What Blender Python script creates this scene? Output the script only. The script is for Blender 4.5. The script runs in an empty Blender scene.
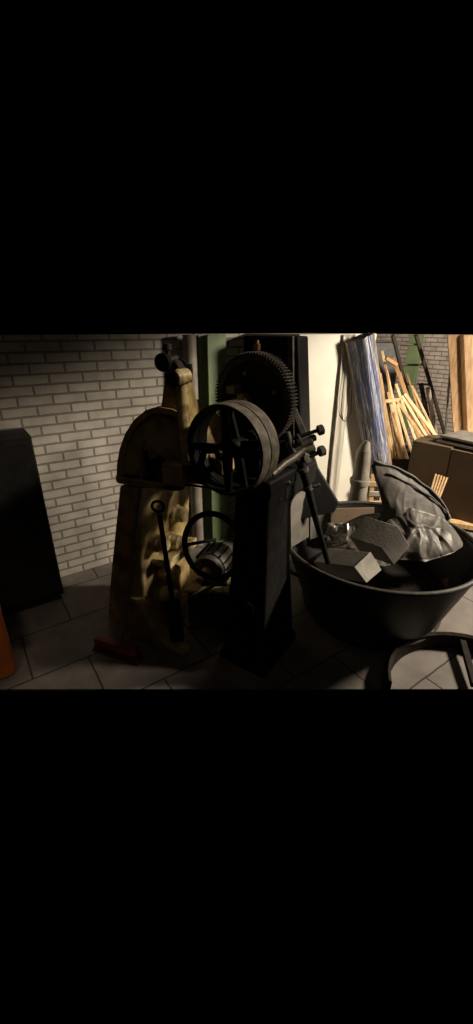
import bpy, bmesh, math, random
from mathutils import Vector, Matrix, noise
random.seed(7)
C = bpy.context.scene.collection
SC = bpy.context.scene

# ------------------------------------------------------------------ camera
EYE = 1.75
PITCH = math.radians(24.2)
FPX = 405.0
cd = bpy.data.cameras.new('camera'); cam = bpy.data.objects.new('camera', cd); C.objects.link(cam)
cam.location = (0, 0, EYE); cam.rotation_euler = (math.pi/2 - PITCH, 0, 0)
cd.sensor_fit = 'VERTICAL'; cd.sensor_height = 36.0; cd.lens = FPX / 1024 * 36.0
cd.clip_start = 0.05
SC.camera = cam

# ------------------------------------------------------------------ light
SC.view_settings.view_transform = 'Standard'
SC.view_settings.look = 'None'
SC.view_settings.exposure = 0.0
SC.view_settings.gamma = 1.0
SC.view_settings.use_curve_mapping = False
w = bpy.data.worlds.new('night'); SC.world = w; w.use_nodes = True
w.node_tree.nodes['Background'].inputs[0].default_value = (0, 0, 0, 1)
w.node_tree.nodes['Background'].inputs[1].default_value = 0.0

def lamp(name, kind, loc, target, energy, color, **kw):
    l = bpy.data.lights.new(name, kind); l.energy = energy; l.color = color
    for k, v in kw.items(): setattr(l, k, v)
    o = bpy.data.objects.new(name, l); C.objects.link(o); o.location = loc
    o.rotation_euler = (Vector(target) - Vector(loc)).to_track_quat('-Z', 'Y').to_euler()
    return o
WARM = (1.0, 0.87, 0.69)
lamp('work_lamp', 'SPOT', (3.2, 2.35, 2.15), (1.87, 3.15, 0.55), 620, WARM,
     spot_size=math.radians(88), spot_blend=0.30, shadow_soft_size=0.20)
lamp('store_fill', 'SPOT', (3.5, 2.6, 2.8), (2.70, 5.9, 1.2), 760, WARM,  # added spot, no lamp known here; brightens laths and far bricks
     spot_size=math.radians(64), spot_blend=0.6, shadow_soft_size=0.10)
lamp('machine_fill', 'SPOT', (2.3, 1.75, 3.0), (-0.10, 2.05, 1.25), 210, (1.0, 0.85, 0.66),  # added spot that brightens pulley, gear and yellow neck
     spot_size=math.radians(32), spot_blend=0.6, shadow_soft_size=0.09)
lamp('side_lamp', 'SPOT', (-1.0, 0.7, 2.3), (-1.45, 1.74, 0.12), 16, (1.0, 0.80, 0.60),
     spot_size=math.radians(40), spot_blend=0.95, shadow_soft_size=0.15)
lamp('room_glow', 'AREA', (0.4, 0.3, 3.2), (0.2, 2.4, 0.6), 1.6, (1.0, 0.8, 0.62), size=2.0)

# ------------------------------------------------------------------ geometry frame
TH = math.radians(34)
D = Vector((math.cos(TH), math.sin(TH), 0))      # along the left wall
N = Vector((-math.sin(TH), math.cos(TH), 0))     # towards the left wall
Z = Vector((0, 0, 1)); X = Vector((1, 0, 0)); Y = Vector((0, 1, 0))
def uv(u, v, z=0): return D*u + N*v + Z*z
def ray(px, py):
    dx, dy = px - 236.5, py - 512
    return dx, FPX*math.cos(PITCH) - dy*math.sin(PITCH), FPX*math.sin(PITCH) + dy*math.cos(PITCH)
def at(px, py, dist):                            # a point of the room at that forward distance
    dx, f, dn = ray(px, py)
    return Vector((dx/f*dist, dist, EYE - dn/f*dist))
def ground(px, py, z=0.0):                       # a point at that height
    dx, f, dn = ray(px, py); k = (EYE - z)/dn
    return Vector((dx*k, f*k, z))
def top_at(dist): return at(236, 334.6, dist).z     # highest height the photograph shows there
def on_plane(px, py, v):                          # where that line of sight meets the plane N.p = v
    d = Vector((ray(px, py)[0], ray(px, py)[1], -ray(px, py)[2])); return Vector((0, 0, EYE)) + d*(v/N.dot(d))
TOP = top_at(2.9)

# ------------------------------------------------------------------ materials
def mat(name, col, rough=0.6, metal=0.0, col2=None, scale=12.0, lo=0.4, hi=0.65, bump=0.15, bscale=40.0,
        stretch=None, trans=0.0, spec=0.5, detail=6.0):
    m = bpy.data.materials.new(name); m.use_nodes = True
    nt = m.node_tree; b = nt.nodes['Principled BSDF']
    b.inputs['Roughness'].default_value = rough; b.inputs['Metallic'].default_value = metal
    b.inputs['Specular IOR Level'].default_value = spec
    if trans: b.inputs['Transmission Weight'].default_value = trans
    tc = nt.nodes.new('ShaderNodeTexCoord'); mp = nt.nodes.new('ShaderNodeMapping')
    nt.links.new(tc.outputs['Object'], mp.inputs['Vector'])
    if stretch: mp.inputs['Scale'].default_value = stretch
    if col2 is None: col2 = tuple(c*0.7 for c in col)
    n = nt.nodes.new('ShaderNodeTexNoise'); n.inputs['Scale'].default_value = scale; n.inputs['Detail'].default_value = detail
    nt.links.new(mp.outputs[0], n.inputs['Vector'])
    r = nt.nodes.new('ShaderNodeValToRGB')
    r.color_ramp.elements[0].position = lo; r.color_ramp.elements[0].color = (*col2, 1)
    r.color_ramp.elements[1].position = hi; r.color_ramp.elements[1].color = (*col, 1)
    nt.links.new(n.outputs['Fac'], r.inputs['Fac']); nt.links.new(r.outputs[0], b.inputs['Base Color'])
    if bump:
        n2 = nt.nodes.new('ShaderNodeTexNoise'); n2.inputs['Scale'].default_value = bscale; n2.inputs['Detail'].default_value = 5
        nt.links.new(mp.outputs[0], n2.inputs['Vector'])
        bp = nt.nodes.new('ShaderNodeBump'); bp.inputs['Strength'].default_value = bump; bp.inputs['Distance'].default_value = 0.01
        nt.links.new(n2.outputs['Fac'], bp.inputs['Height']); nt.links.new(bp.outputs[0], b.inputs['Normal'])
    return m

def brick_mat(name, along, c1, c2, mortar, bw=0.2, rh=0.061, ms=0.0085, offset=0.5, floor=False, rough=0.75, shift=(0, 0)):
    m = bpy.data.materials.new(name); m.use_nodes = True
    nt = m.node_tree; b = nt.nodes['Principled BSDF']; b.inputs['Roughness'].default_value = rough
    b.inputs['Specular IOR Level'].default_value = 0.3
    g = nt.nodes.new('ShaderNodeNewGeometry')
    def dot(vec):
        d = nt.nodes.new('ShaderNodeVectorMath'); d.operation = 'DOT_PRODUCT'
        nt.links.new(g.outputs['Position'], d.inputs[0]); d.inputs[1].default_value = vec; return d.outputs['Value']
    cx = nt.nodes.new('ShaderNodeCombineXYZ')
    nt.links.new(dot(along), cx.inputs[0]); nt.links.new(dot(N if floor else Z), cx.inputs[1])
    ad = nt.nodes.new('ShaderNodeVectorMath'); ad.operation = 'ADD'; ad.inputs[1].default_value = (shift[0], shift[1], 0)
    nt.links.new(cx.outputs[0], ad.inputs[0])
    wn = nt.nodes.new('ShaderNodeTexNoise'); wn.inputs['Scale'].default_value = 14; nt.links.new(ad.outputs[0], wn.inputs['Vector'])
    mixv = nt.nodes.new('ShaderNodeVectorMath'); mixv.operation = 'MULTIPLY_ADD'
    mixv.inputs[1].default_value = (0.006, 0.006, 0); nt.links.new(wn.outputs['Color'], mixv.inputs[0]); nt.links.new(ad.outputs[0], mixv.inputs[2])
    br = nt.nodes.new('ShaderNodeTexBrick'); br.offset = offset
    br.inputs['Scale'].default_value = 1.0; br.inputs['Brick Width'].default_value = bw; br.inputs['Row Height'].default_value = rh
    br.inputs['Mortar Size'].default_value = ms; br.inputs['Mortar Smooth'].default_value = 0.3; br.inputs['Bias'].default_value = 0.0
    br.inputs['Color1'].default_value = (*c1, 1); br.inputs['Color2'].default_value = (*c2, 1); br.inputs['Mortar'].default_value = (*mortar, 1)
    nt.links.new(mixv.outputs[0], br.inputs['Vector'])
    n = nt.nodes.new('ShaderNodeTexNoise'); n.inputs['Scale'].default_value = 7.0; n.inputs['Detail'].default_value = 8
    nt.links.new(ad.outputs[0], n.inputs['Vector'])
    rr = nt.nodes.new('ShaderNodeMapRange'); rr.inputs[1].default_value = 0.3; rr.inputs[2].default_value = 0.7
    rr.inputs[3].default_value = 0.72; rr.inputs[4].default_value = 1.08; nt.links.new(n.outputs['Fac'], rr.inputs[0])
    mu = nt.nodes.new('ShaderNodeMixRGB'); mu.blend_type = 'MULTIPLY'; mu.inputs[0].default_value = 1
    nt.links.new(br.outputs['Color'], mu.inputs[1]); nt.links.new(rr.outputs[0], mu.inputs[2])
    nt.links.new(mu.outputs[0], b.inputs['Base Color'])
    inv = nt.nodes.new('ShaderNodeMath'); inv.operation = 'SUBTRACT'; inv.inputs[0].default_value = 1; nt.links.new(br.outputs['Fac'], inv.inputs[1])
    n3 = nt.nodes.new('ShaderNodeTexNoise'); n3.inputs['Scale'].default_value = 60; nt.links.new(ad.outputs[0], n3.inputs['Vector'])
    ma = nt.nodes.new('ShaderNodeMath'); ma.operation = 'MULTIPLY_ADD'; ma.inputs[1].default_value = 0.25
    nt.links.new(n3.outputs['Fac'], ma.inputs[0]); nt.links.new(inv.outputs[0], ma.inputs[2])
    bp = nt.nodes.new('ShaderNodeBump'); bp.inputs['Strength'].default_value = 0.6; bp.inputs['Distance'].default_value = 0.006
    nt.links.new(ma.outputs[0], bp.inputs['Height']); nt.links.new(bp.outputs[0], b.inputs['Normal'])
    return m

M = {}
M['brick'] = brick_mat('white_brick', D, (.50, .46, .40), (.42, .385, .335), (.21, .19, .165), bw=.213, rh=.065)
M['brick_far'] = brick_mat('far_brick', N, (.74, .64, .57), (.66, .57, .51), (.30, .25, .22))
M['floor'] = brick_mat('pavers', D, (.20, .175, .155), (.175, .155, .138), (.05, .044, .04), bw=0.6, rh=0.4, ms=0.006, offset=0.5, floor=True, rough=0.8)
M['plaster'] = mat('plaster', (.72, .69, .60), .8, col2=(.66, .63, .54), scale=5, bump=.06)
M['yellow'] = mat('yellow_paint', (.50, .37, .15), .5, col2=(.20, .14, .07), scale=9, lo=.36, hi=.56, bump=.25)
M['cream'] = mat('cream_paint', (.66, .53, .26), .45, col2=(.28, .19, .08), scale=22, lo=.35, hi=.5, bump=.25)
M['iron'] = mat('black_iron', (.012, .011, .0105), .6, .0, col2=(.007, .007, .007), scale=14, bump=.3, spec=.15)
M['iron_dust'] = mat('dusty_iron', (.13, .118, .10), .6, .2, col2=(.05, .045, .04), scale=26, lo=.35, hi=.6, bump=.3)
M['gear_iron'] = mat('gear_iron', (.075, .065, .055), .6, .1, col2=(.03, .027, .024), scale=26, bump=.3, spec=.25)
M['lit_iron'] = mat('lit_iron', (.24, .215, .175), .65, .1, col2=(.12, .105, .085), scale=22, bump=.2, spec=.3)  # iron coloured paler in place of light on pulley rims and key blocks
M['cabinet'] = mat('cabinet_grey', (.028, .027, .027), .6, bump=.1, spec=.2)
M['steel'] = mat('worn_steel', (.24, .215, .18), .42, .55, col2=(.14, .12, .10), scale=25, bump=.2)
M['rust'] = mat('rusty_iron', (.05, .032, .022), .7, .3, col2=(.03, .024, .02), scale=20, bump=.4)
M['dark_rust'] = mat('dark_rust', (.028, .019, .014), .75, .1, col2=(.014, .011, .009), scale=20, bump=.4, spec=.15)
M['brass'] = mat('brass', (.50, .32, .15), .35, .8, bump=.1)
M['green'] = mat('green_paint', (.20, .27, .13), .55, col2=(.15, .21, .10), scale=6, bump=.1)
M['grey_pipe'] = mat('grey_pipe', (.34, .31, .26), .6, col2=(.22, .19, .15), scale=8, bump=.12)
M['tube'] = mat('pale_tube', (.60, .54, .45), .5, bump=.05)
M['wood'] = mat('pale_wood', (.62, .42, .22), .65, col2=(.45, .28, .13), scale=5, stretch=(6, 6, .6), bump=.15)
M['wood_b'] = mat('bright_wood', (.74, .56, .34), .6, col2=(.60, .41, .22), scale=5, stretch=(6, 6, .6), bump=.12)
M['wood_o'] = mat('orange_wood', (.45, .25, .11), .65, col2=(.32, .17, .07), scale=5, stretch=(6, 6, .6), bump=.15)
M['plank'] = mat('plank_wood', (.42, .27, .14), .6, col2=(.29, .175, .085), scale=4, stretch=(9, 9, .5), bump=.12)
M['dark_wood'] = mat('dark_wood', (.06, .042, .028), .7, bump=.2)
M['rung'] = mat('worn_rung', (.16, .13, .10), .6, bump=.1)
M['dull_board'] = mat('dull_board', (.19, .17, .145), .75, bump=.08)
M['card'] = mat('cardboard', (.135, .09, .052), .85, col2=(.11, .073, .042), scale=4, bump=.06)
M['sheet'] = mat('grey_board', (.27, .25, .225), .6, bump=.05)
M['film_blue'] = mat('blue_film', (.13, .17, .40), .25, col2=(.10, .095, .10), scale=9, stretch=(11, 11, .35), lo=.36, hi=.62, bump=.6, bscale=10)
_r = [n for n in M['film_blue'].node_tree.nodes if n.type == 'VALTORGB'][0].color_ramp
for _p, _c in ((.45, (.13, .14, .19)), (.485, (.60, .60, .60)), (.51, (.50, .50, .52)), (.535, (.15, .17, .30))): _r.elements.new(_p).color = (*_c, 1)
M['film_grey'] = mat('grey_film', (.60, .56, .48), .4, col2=(.42, .39, .33), scale=6, stretch=(7, 7, .5), bump=.4, bscale=8)
def film_mat(name, c1, c2, tr, rough):
    m = mat(name, c1, rough, col2=c2, scale=10, lo=.4, hi=.62, bump=.4, bscale=14, spec=.4); nt = m.node_tree
    b = nt.nodes['Principled BSDF']; o = nt.nodes['Material Output']
    t = nt.nodes.new('ShaderNodeBsdfTranslucent'); mx = nt.nodes.new('ShaderNodeMixShader'); mx.inputs[0].default_value = tr
    src = b.inputs['Base Color'].links[0].from_socket; nt.links.new(src, t.inputs['Color'])
    nt.links.new(b.outputs[0], mx.inputs[1]); nt.links.new(t.outputs[0], mx.inputs[2]); nt.links.new(mx.outputs[0], o.inputs['Surface']); return m
M['bag'] = film_mat('grey_bag', (.21, .19, .167), (.15, .135, .12), .45, .5)
M['bag_pale'] = film_mat('pale_bag', (.25, .225, .197), (.15, .135, .118), .45, .42)
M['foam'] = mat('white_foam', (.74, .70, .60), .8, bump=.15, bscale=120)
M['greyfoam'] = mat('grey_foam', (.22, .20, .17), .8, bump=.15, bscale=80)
M['tin'] = mat('foil', (.55, .52, .47), .3, .7, bump=.4)
M['tub'] = mat('tub_black', (.014, .013, .012), .5, .1, col2=(.20, .075, .028), scale=5.5, lo=.335, hi=.35, bump=.25)
M['tub_in'] = mat('tub_rim', (.075, .066, .056), .6, .1, bump=.25)
M['black'] = mat('black_steel', (.010, .0095, .0095), .6, bump=.1, spec=.15)
M['rubbish'] = mat('rubbish', (.020, .017, .014), .95, bump=.9, bscale=15, spec=.1)  # near black, standing in for the shade deep in the tub
M['orange'] = mat('orange_plastic', (.85, .24, .07), .5, col2=(.72, .19, .05), scale=5, bump=.05)
M['red'] = mat('red_plastic', (.26, .03, .03), .5, bump=.1)
M['bristle'] = mat('bristles', (.12, .022, .022), .9, bump=.8, bscale=90)
M['handle'] = mat('grey_handle', (.30, .28, .25), .45, .3, bump=.05)
M['rubber'] = mat('black_rubber', (.014, .014, .014), .6, bump=.05)
M['locker'] = mat('grey_locker', (.13, .13, .135), .5, .2, bump=.05)

# ------------------------------------------------------------------ mesh builder
def basis(axis):
    a = Vector(axis).normalized()
    t = Z if abs(a.z) < .9 else X
    b = a.cross(t).normalized(); return a, b, a.cross(b).normalized()

ORIGIN = {}
class MB:
    def __init__(s): s.v = []; s.f = []
    def add(s, vs, fs):
        k = len(s.v); s.v += [Vector(p) for p in vs]; s.f += [tuple(i + k for i in q) for q in fs]; return s
    def hexa(s, p):      # 4 bottom, 4 top, both counter-clockwise
        return s.add(p, [(3, 2, 1, 0), (4, 5, 6, 7), (0, 1, 5, 4), (1, 2, 6, 5), (2, 3, 7, 6), (3, 0, 4, 7)])
    def box(s, c, hx, hy, hz, ax=X, ay=Y, az=Z):
        c = Vector(c)
        return s.hexa([c + ax*i*hx + ay*j*hy + az*k*hz for k in (-1, 1) for i, j in ((-1, -1), (1, -1), (1, 1), (-1, 1))])
    def bar(s, p0, p1, w, t, side=None):   # rectangular bar from p0 to p1
        a = (p1 - p0); L = a.length; a.normalize()
        sd = Vector(side) if side is not None else X
        b = (sd - a*sd.dot(a)).normalized(); c = a.cross(b)
        return s.box((p0 + p1)/2, w/2, t/2, L/2, b, c, a)
    def lathe(s, c, axis, prof, n=32, loop=False):
        a, b, d = basis(axis); c = Vector(c); vs = []; fs = []
        for h, r in prof:
            for k in range(n):
                t = 2*math.pi*k/n; vs.append(c + a*h + (b*math.cos(t) + d*math.sin(t))*r)
        m = len(prof)
        for i in range(m if loop else m - 1):
            j = (i + 1) % m
            for k in range(n):
                q = (k + 1) % n; fs.append((i*n + k, i*n + q, j*n + q, j*n + k))
        if not loop: fs.append(tuple(range(n - 1, -1, -1))); fs.append(tuple((m - 1)*n + k for k in range(n)))
        return s.add(vs, fs)
    def cyl(s, p0, p1, r0, r1=None, n=24):
        p0 = Vector(p0); p1 = Vector(p1); L = (p1 - p0).length
        return s.lathe(p0, p1 - p0, [(0, r0), (L, r0 if r1 is None else r1)], n)
    def tube(s, pts, r, n=10, closed=False):
        pts = [Vector(p) for p in pts]; m = len(pts); vs = []; fs = []; pb = None
        for i, p in enumerate(pts):
            if closed: t = pts[(i + 1) % m] - pts[i - 1]
            else: t = pts[min(i + 1, m - 1)] - pts[max(i - 1, 0)]
            t.normalize()
            if pb is None: _, pb, _ = basis(t)
            b = (pb - t*pb.dot(t)).normalized(); pb = b; d = t.cross(b)
            rr = r[i] if isinstance(r, (list, tuple)) else r
            for k in range(n):
                a = 2*math.pi*k/n; vs.append(p + (b*math.cos(a) + d*math.sin(a))*rr)
        for i in range(m if closed else m - 1):
            j = (i + 1) % m
            for k in range(n):
                q = (k + 1) % n; fs.append((i*n + k, i*n + q, j*n + q, j*n + k))
        if not closed: fs.append(tuple(range(n - 1, -1, -1))); fs.append(tuple((m - 1)*n + k for k in range(n)))
        return s.add(vs, fs)
    def prism(s, poly, o, ax, ay, az, d):
        o = Vector(o); n = len(poly)
        vs = [o + ax*x + ay*y for x, y in poly] + [o + ax*x + ay*y + az*d for x, y in poly]
        fs = [tuple(range(n - 1, -1, -1)), tuple(range(n, 2*n))] + [(i, (i + 1) % n, n + (i + 1) % n, n + i) for i in range(n)]
        return s.add(vs, fs)
    def band(s, outer, inner, o, ax, ay, az, d):     # extruded outline with a hole, equal counts
        o = Vector(o); n = len(outer); P = lambda q, h: [o + ax*x + ay*y + az*h for x, y in q]
        vs = P(outer, 0) + P(inner, 0) + P(outer, d) + P(inner, d); fs = []
        for i in range(n):
            j = (i + 1) % n
            fs += [(i, n + i, n + j, j), (2*n + i, 2*n + j, 3*n + j, 3*n + i), (i, j, 2*n + j, 2*n + i), (n + i, 3*n + i, 3*n + j, n + j)]
        return s.add(vs, fs)
    def grid(s, fn, nu, nv):
        vs = [fn(i/nu, j/nv) for j in range(nv + 1) for i in range(nu + 1)]
        fs = [(j*(nu + 1) + i, j*(nu + 1) + i + 1, (j + 1)*(nu + 1) + i + 1, (j + 1)*(nu + 1) + i) for j in range(nv) for i in range(nu)]
        return s.add(vs, fs)
    def build(s, name, m, parent=None, bevel=0.0, angle=35, solid=0.0, label=None):
        if parent is not None: o0 = ORIGIN[parent.name]
        else:
            lo = [min(v[i] for v in s.v) for i in range(3)]; hi = [max(v[i] for v in s.v) for i in range(3)]
            o0 = Vector(((lo[0] + hi[0])/2, (lo[1] + hi[1])/2, lo[2]))
        me = bpy.data.meshes.new(name); me.from_pydata([v - o0 for v in s.v], [], s.f)
        bm = bmesh.new(); bm.from_mesh(me); bmesh.ops.recalc_face_normals(bm, faces=bm.faces); bm.to_mesh(me); bm.free()
        me.polygons.foreach_set('use_smooth', [True]*len(me.polygons)); me.set_sharp_from_angle(angle=math.radians(angle))
        me.materials.append(M[m])
        o = bpy.data.objects.new(name, me); C.objects.link(o)
        if parent is None: o.location = o0
        else: o.parent = parent
        ORIGIN[o.name] = o0
        if solid:
            md = o.modifiers.new('thickness', 'SOLIDIFY'); md.thickness = solid; md.offset = 0
        if bevel:
            md = o.modifiers.new('bevel', 'BEVEL'); md.width = bevel; md.segments = 2; md.limit_method = 'ANGLE'; md.angle_limit = math.radians(40)
        if label: o['label'] = label
        return o

def tag(o, label, cat, group=None, kind=None):
    o['label'] = label; o['category'] = cat
    if group: o['group'] = group
    if kind: o['kind'] = kind
    return o
def thing(name, loc, label, cat, group=None):
    o = bpy.data.objects.new(name, None); C.objects.link(o); o.location = loc; o.empty_display_size = .05
    ORIGIN[o.name] = Vector(loc); return tag(o, label, cat, group)
def structure(o): o['kind'] = 'structure'; return o
def arc(cx, cy, r, a0, a1, n): return [(cx + r*math.cos(math.radians(a0 + (a1 - a0)*i/n)), cy + r*math.sin(math.radians(a0 + (a1 - a0)*i/n))) for i in range(n + 1)]
def rrect(w, h, r, n=5):
    out = []
    for sx, sy, a in ((1, 1, 0), (-1, 1, 90), (-1, -1, 180), (1, -1, 270)):
        out += arc(sx*(w/2 - r), sy*(h/2 - r), r, a, a + 90, n)
    return out
def nz(p, s, k=0): return noise.noise(Vector(p)*s + Vector((k*7.3, k*3.1, k*5.7)))

# ------------------------------------------------------------------ the setting
def wall(name, u0, u1, v0, v1, m, z1=TOP):
    return structure(MB().hexa([uv(u0, v0), uv(u1, v0), uv(u1, v1), uv(u0, v1), uv(u0, v0, z1), uv(u1, v0, z1), uv(u1, v1, z1), uv(u0, v1, z1)]).build(name, m))
structure(MB().box((1.2, (1.586 + 8.4)/2, -.006), 4.0, (8.4 - 1.586)/2, .006).build('floor', 'floor'))
wall('wall_left', -1.4, 2.08, 2.96, 3.12, 'brick')
wall('wall_plaster', 2.082, 2.90, 2.30, 3.12, 'plaster')
wall('wall_back', 2.74, 6.2, 5.6, 5.75, 'brick_far', top_at(7.4))
wall('wall_return', 2.74, 2.90, 3.122, 5.6, 'plaster', top_at(4.5))
wall('wall_right', 6.05, 6.2, .2, 5.6, 'brick_far', top_at(6.4))

# green steel column (an H section standing free before the pier)
def h_column(c, half, depth, t, ax, ay):
    p = [(-half, 0), (half, 0), (half, t), (t*.5, t), (t*.5, depth - t), (half, depth - t), (half, depth), (-half, depth), (-half, depth - t), (-t*.5, depth - t), (-t*.5, t), (-half, t)]
    return MB().prism(p, c, ax, ay, Z, top_at(c.y))
gc = uv(1.70, 2.78)
gcol = thing('steel_column', gc, 'green painted steel column between yellow machine and toothed gear', 'column')
h_column(gc, .080, .15, .014, D, N).build('beam', 'green', gcol, .002)
MB().box(gc + N*.075 + Z*.008, .11, .1, .008, D, N).build('base_plate', 'green', gcol, .002)

# vertical grey pipe behind the yellow machine
pp = at(189.5, 345, 3.2); pp.z = 0
dp = thing('wall_pipe', pp, 'grey vertical pipe rising behind the yellow machine beside the green column', 'pipe')
MB().cyl(pp, pp + Z*top_at(3.2), .05, n=28).build('pipe', 'grey_pipe', dp)
for h in (.55, 1.16):
    MB().lathe(pp + Z*h, Z, [(0, .051), (0, .057), (.05, .057), (.05, .051)], 28, True).build('coupling', 'grey_pipe', dp, .003)

# ------------------------------------------------------------------ dark cabinet at the left
e0 = Vector((-1.215, 2.375, 0)); hc = 1.175
cabz = thing('steel_cabinet', e0 - D*.4 + N*.14, 'black steel cabinet standing against the white brick wall', 'cabinet')
MB().box(e0 - D*.4 + N*.15 + Z*(hc/2 + .02), .4, .13, hc/2 - .02, D, N).build('body', 'cabinet', cabz, .006)
MB().box(e0 - D*.4 + N*.15 + Z*.02, .38, .12, .02, D, N).build('plinth', 'cabinet', cabz)
for k in (0, 1):
    dr = MB().box(e0 - D*(.2 + .4*k) + N*.013 + Z*(hc/2 + .02), .193, .008, hc/2 - .05, D, N).build('door', 'cabinet', cabz, .004)
    MB().tube([e0 - D*(.36 + .08*k) + N*.004 + Z*(.62 + q) - N*o for q, o in ((0, 0), (0, .02), (.1, .02), (.1, 0))], .006, 8).build('handle', 'steel', dr)

# orange rounded plastic bin at the left edge
oc = ground(18, 674)
ob = thing('plastic_bin', oc - D*.25 + N*.15, 'orange plastic bin with rounded corners at the left edge', 'bin')
MB().prism([(x - .25, y + .21) for x, y in rrect(.50, .42, .05, 6)], oc, D, Z, N, .32).build('body', 'orange', ob, .012)
MB().prism([(x - .25, y + .432) for x, y in rrect(.52, .03, .012, 3)], oc - N*.01, D, Z, N, .34).build('lid', 'orange', ob, .004)

# ------------------------------------------------------------------ yellow machine
FR = Vector((.937, -.35, 0)).normalized(); FB = Vector((.35, .937, 0)).normalized()   # right along its front, and backwards
yo = Vector((-.655, 2.02, 0))
ym = thing('forging_machine', yo + FR*.15 + FB*.25, 'tall grimy yellow cast machine with domed hood and narrow neck', 'machine')
def yp(a, b, z): return yo + FR*a + FB*b + Z*z
# column: narrow dark front face that widens to the foot, deep side face
lv = [(0, -.187, .13), (.10, -.175, .12), (.25, -.145, .115), (.50, -.085, .115), (1.0, .04, .165)]
b = MB(); vs = []
for z, a0, a1 in lv: vs += [yp(a0, 0, z), yp(a1, 0, z), yp(a1 + .05, .5, z), yp(a0 + .02, .5, z)]
fs = [(3, 2, 1, 0), tuple(4*(len(lv) - 1) + i for i in range(4))]
for i in range(len(lv) - 1):
    for k in range(4): q = (k + 1) % 4; fs.append((4*i + k, 4*i + q, 4*i + 4 + q, 4*i + 4 + k))
b.add(vs, fs).build('column', 'yellow', ym, .012, 50)
# flared foot running out to the right
foot = [(0.0, 0), (.43, 0), (.425, .02), (.35, .04), (.28, .075), (.22, .13), (.17, .21), (.14, .30), (.05, .31), (0, .30)]
MB().prism(foot, yp(-.02, -.035, 0), (FR + Vector((0, -.12, 0))).normalized(), Z, FB, .09).build('foot', 'yellow', ym, .008)
# ledge
MB().prism(rrect(.40, .36, .05), yp(.205, .17, 1.015), FR, FB, Z, .035).build('ledge', 'yellow', ym, .006)
# domed hood
dome = [(-.275, 0), (-.262, .07), (-.235, .15), (-.19, .235), (-.13, .305), (-.06, .355), (.01, .375), (.08, .365), (.15, .325), (.205, .26), (.243, .18), (.263, .09), (.27, 0)]
hood = MB().prism(dome, yp(.30, .03, 1.05), FR, Z, FB, .30).build('hood', 'yellow', ym, .014, 40)
inner = [(x*.84 + .007, y*.86) for x, y in dome]
rim = MB(); rim.band(dome + [], [(x*.9 + .005, y*.93 + .0) for x, y in dome], yp(.30, .005, 1.05), FR, Z, FB, .03).build('hood_rim', 'yellow', hood, .004)
MB().box(yp(.385, -.01, 1.115), .055, .04, .055, FR, FB).build('bearing_block', 'yellow', ym, .008)
pv = MB().cyl(yp(.28, -.03, 1.15), yp(.28, .04, 1.15), .03, .03).build('pivot', 'iron', ym, .004)
MB().bar(yp(.235, -.025, 1.22), yp(.26, -.025, 1.08), .022, .014, FR).build('latch', 'iron', pv, .003)
# spine rod on the front of the hood and neck above
MB().tube([yp(.435, .02, 1.57), yp(.44, .0, 1.42), yp(.452, -.01, 1.27), yp(.462, -.005, 1.17)], [.026, .029, .032, .034], 18).build('spine', 'cream', ym)
MB().hexa([yp(.29, .03, 1.36), yp(.44, .03, 1.36), yp(.44, .2, 1.36), yp(.29, .2, 1.36),
           yp(.33, .05, 1.58), yp(.415, .05, 1.58), yp(.415, .14, 1.58), yp(.33, .14, 1.58)]).build('neck', 'yellow', ym, .014)
hb = yp(.19, .10, 1.575)
MB().cyl(at(174, 378, 1.82), at(187.5, 375.5, 1.88), .034, .032, 28).build('oil_barrel', 'cream', ym, .004)
MB().lathe(at(174, 378, 1.82), at(173, 378.3, 1.79) - at(174, 378, 1.82), [(0, .034), (.003, .036), (.009, .036), (.011, .02)], 28).build('barrel_cap', 'black', ym)
kb = MB().cyl(at(164, 362.5, 1.93), at(176, 358, 2.0), .017, .017, 18).build('valve_stem', 'rust', ym)
MB().lathe(at(165, 362, 1.945), at(160, 363, 1.90) - at(165, 362, 1.945), [(0, .012), (.004, .037), (.010, .040), (.026, .040), (.032, .035), (.034, .015)], 28).build('valve_wheel', 'iron', kb)
MB().hexa([yp(.335, .06, 1.58), yp(.41, .06, 1.58), yp(.41, .13, 1.58), yp(.335, .13, 1.58), yp(.345, .07, 1.64), yp(.385, .07, 1.62), yp(.385, .12, 1.62), yp(.345, .12, 1.64)]).build('valve_body', 'rust', ym, .008)
MB().lathe(at(168, 357, 1.98), Z, [(0, .012), (.025, .012), (.03, .02), (.055, .019), (.06, .01)], 18).build('valve_knob', 'rust', ym)
MB().tube([at(176, 358, 2.0), at(182, 360, 2.0), at(187, 366, 2.0), at(191, 368, 2.0)], .011, 10).build('oil_pipe', 'iron', ym)
MB().tube([at(190, 364, 2.0), at(191, 371, 2.0), at(190, 382, 2.0)], .010, 10).build('oil_pipe', 'rust', ym)
# grimy cast details of the side face
for (a, bb, z, r) in ((.13, .12, .62, .045), (.13, .26, .56, .05), (.15, .18, .40, .05), (.14, .33, .72, .05), (.17, .12, .27, .038)):
    MB().lathe(yp(a + .0, bb, z), FR, [(0, r*1.25), (.05, r*1.2), (.055, r), (.10, r*.9), (.105, r*.4)], 20).build('boss', 'cream', ym, .003)
MB().hexa([yp(.10, .1, .47), yp(.25, .1, .47), yp(.27, .42, .47), yp(.11, .42, .47), yp(.10, .1, .51), yp(.25, .1, .53), yp(.27, .42, .53), yp(.11, .42, .51)]).build('bracket', 'cream', ym, .006)
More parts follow.
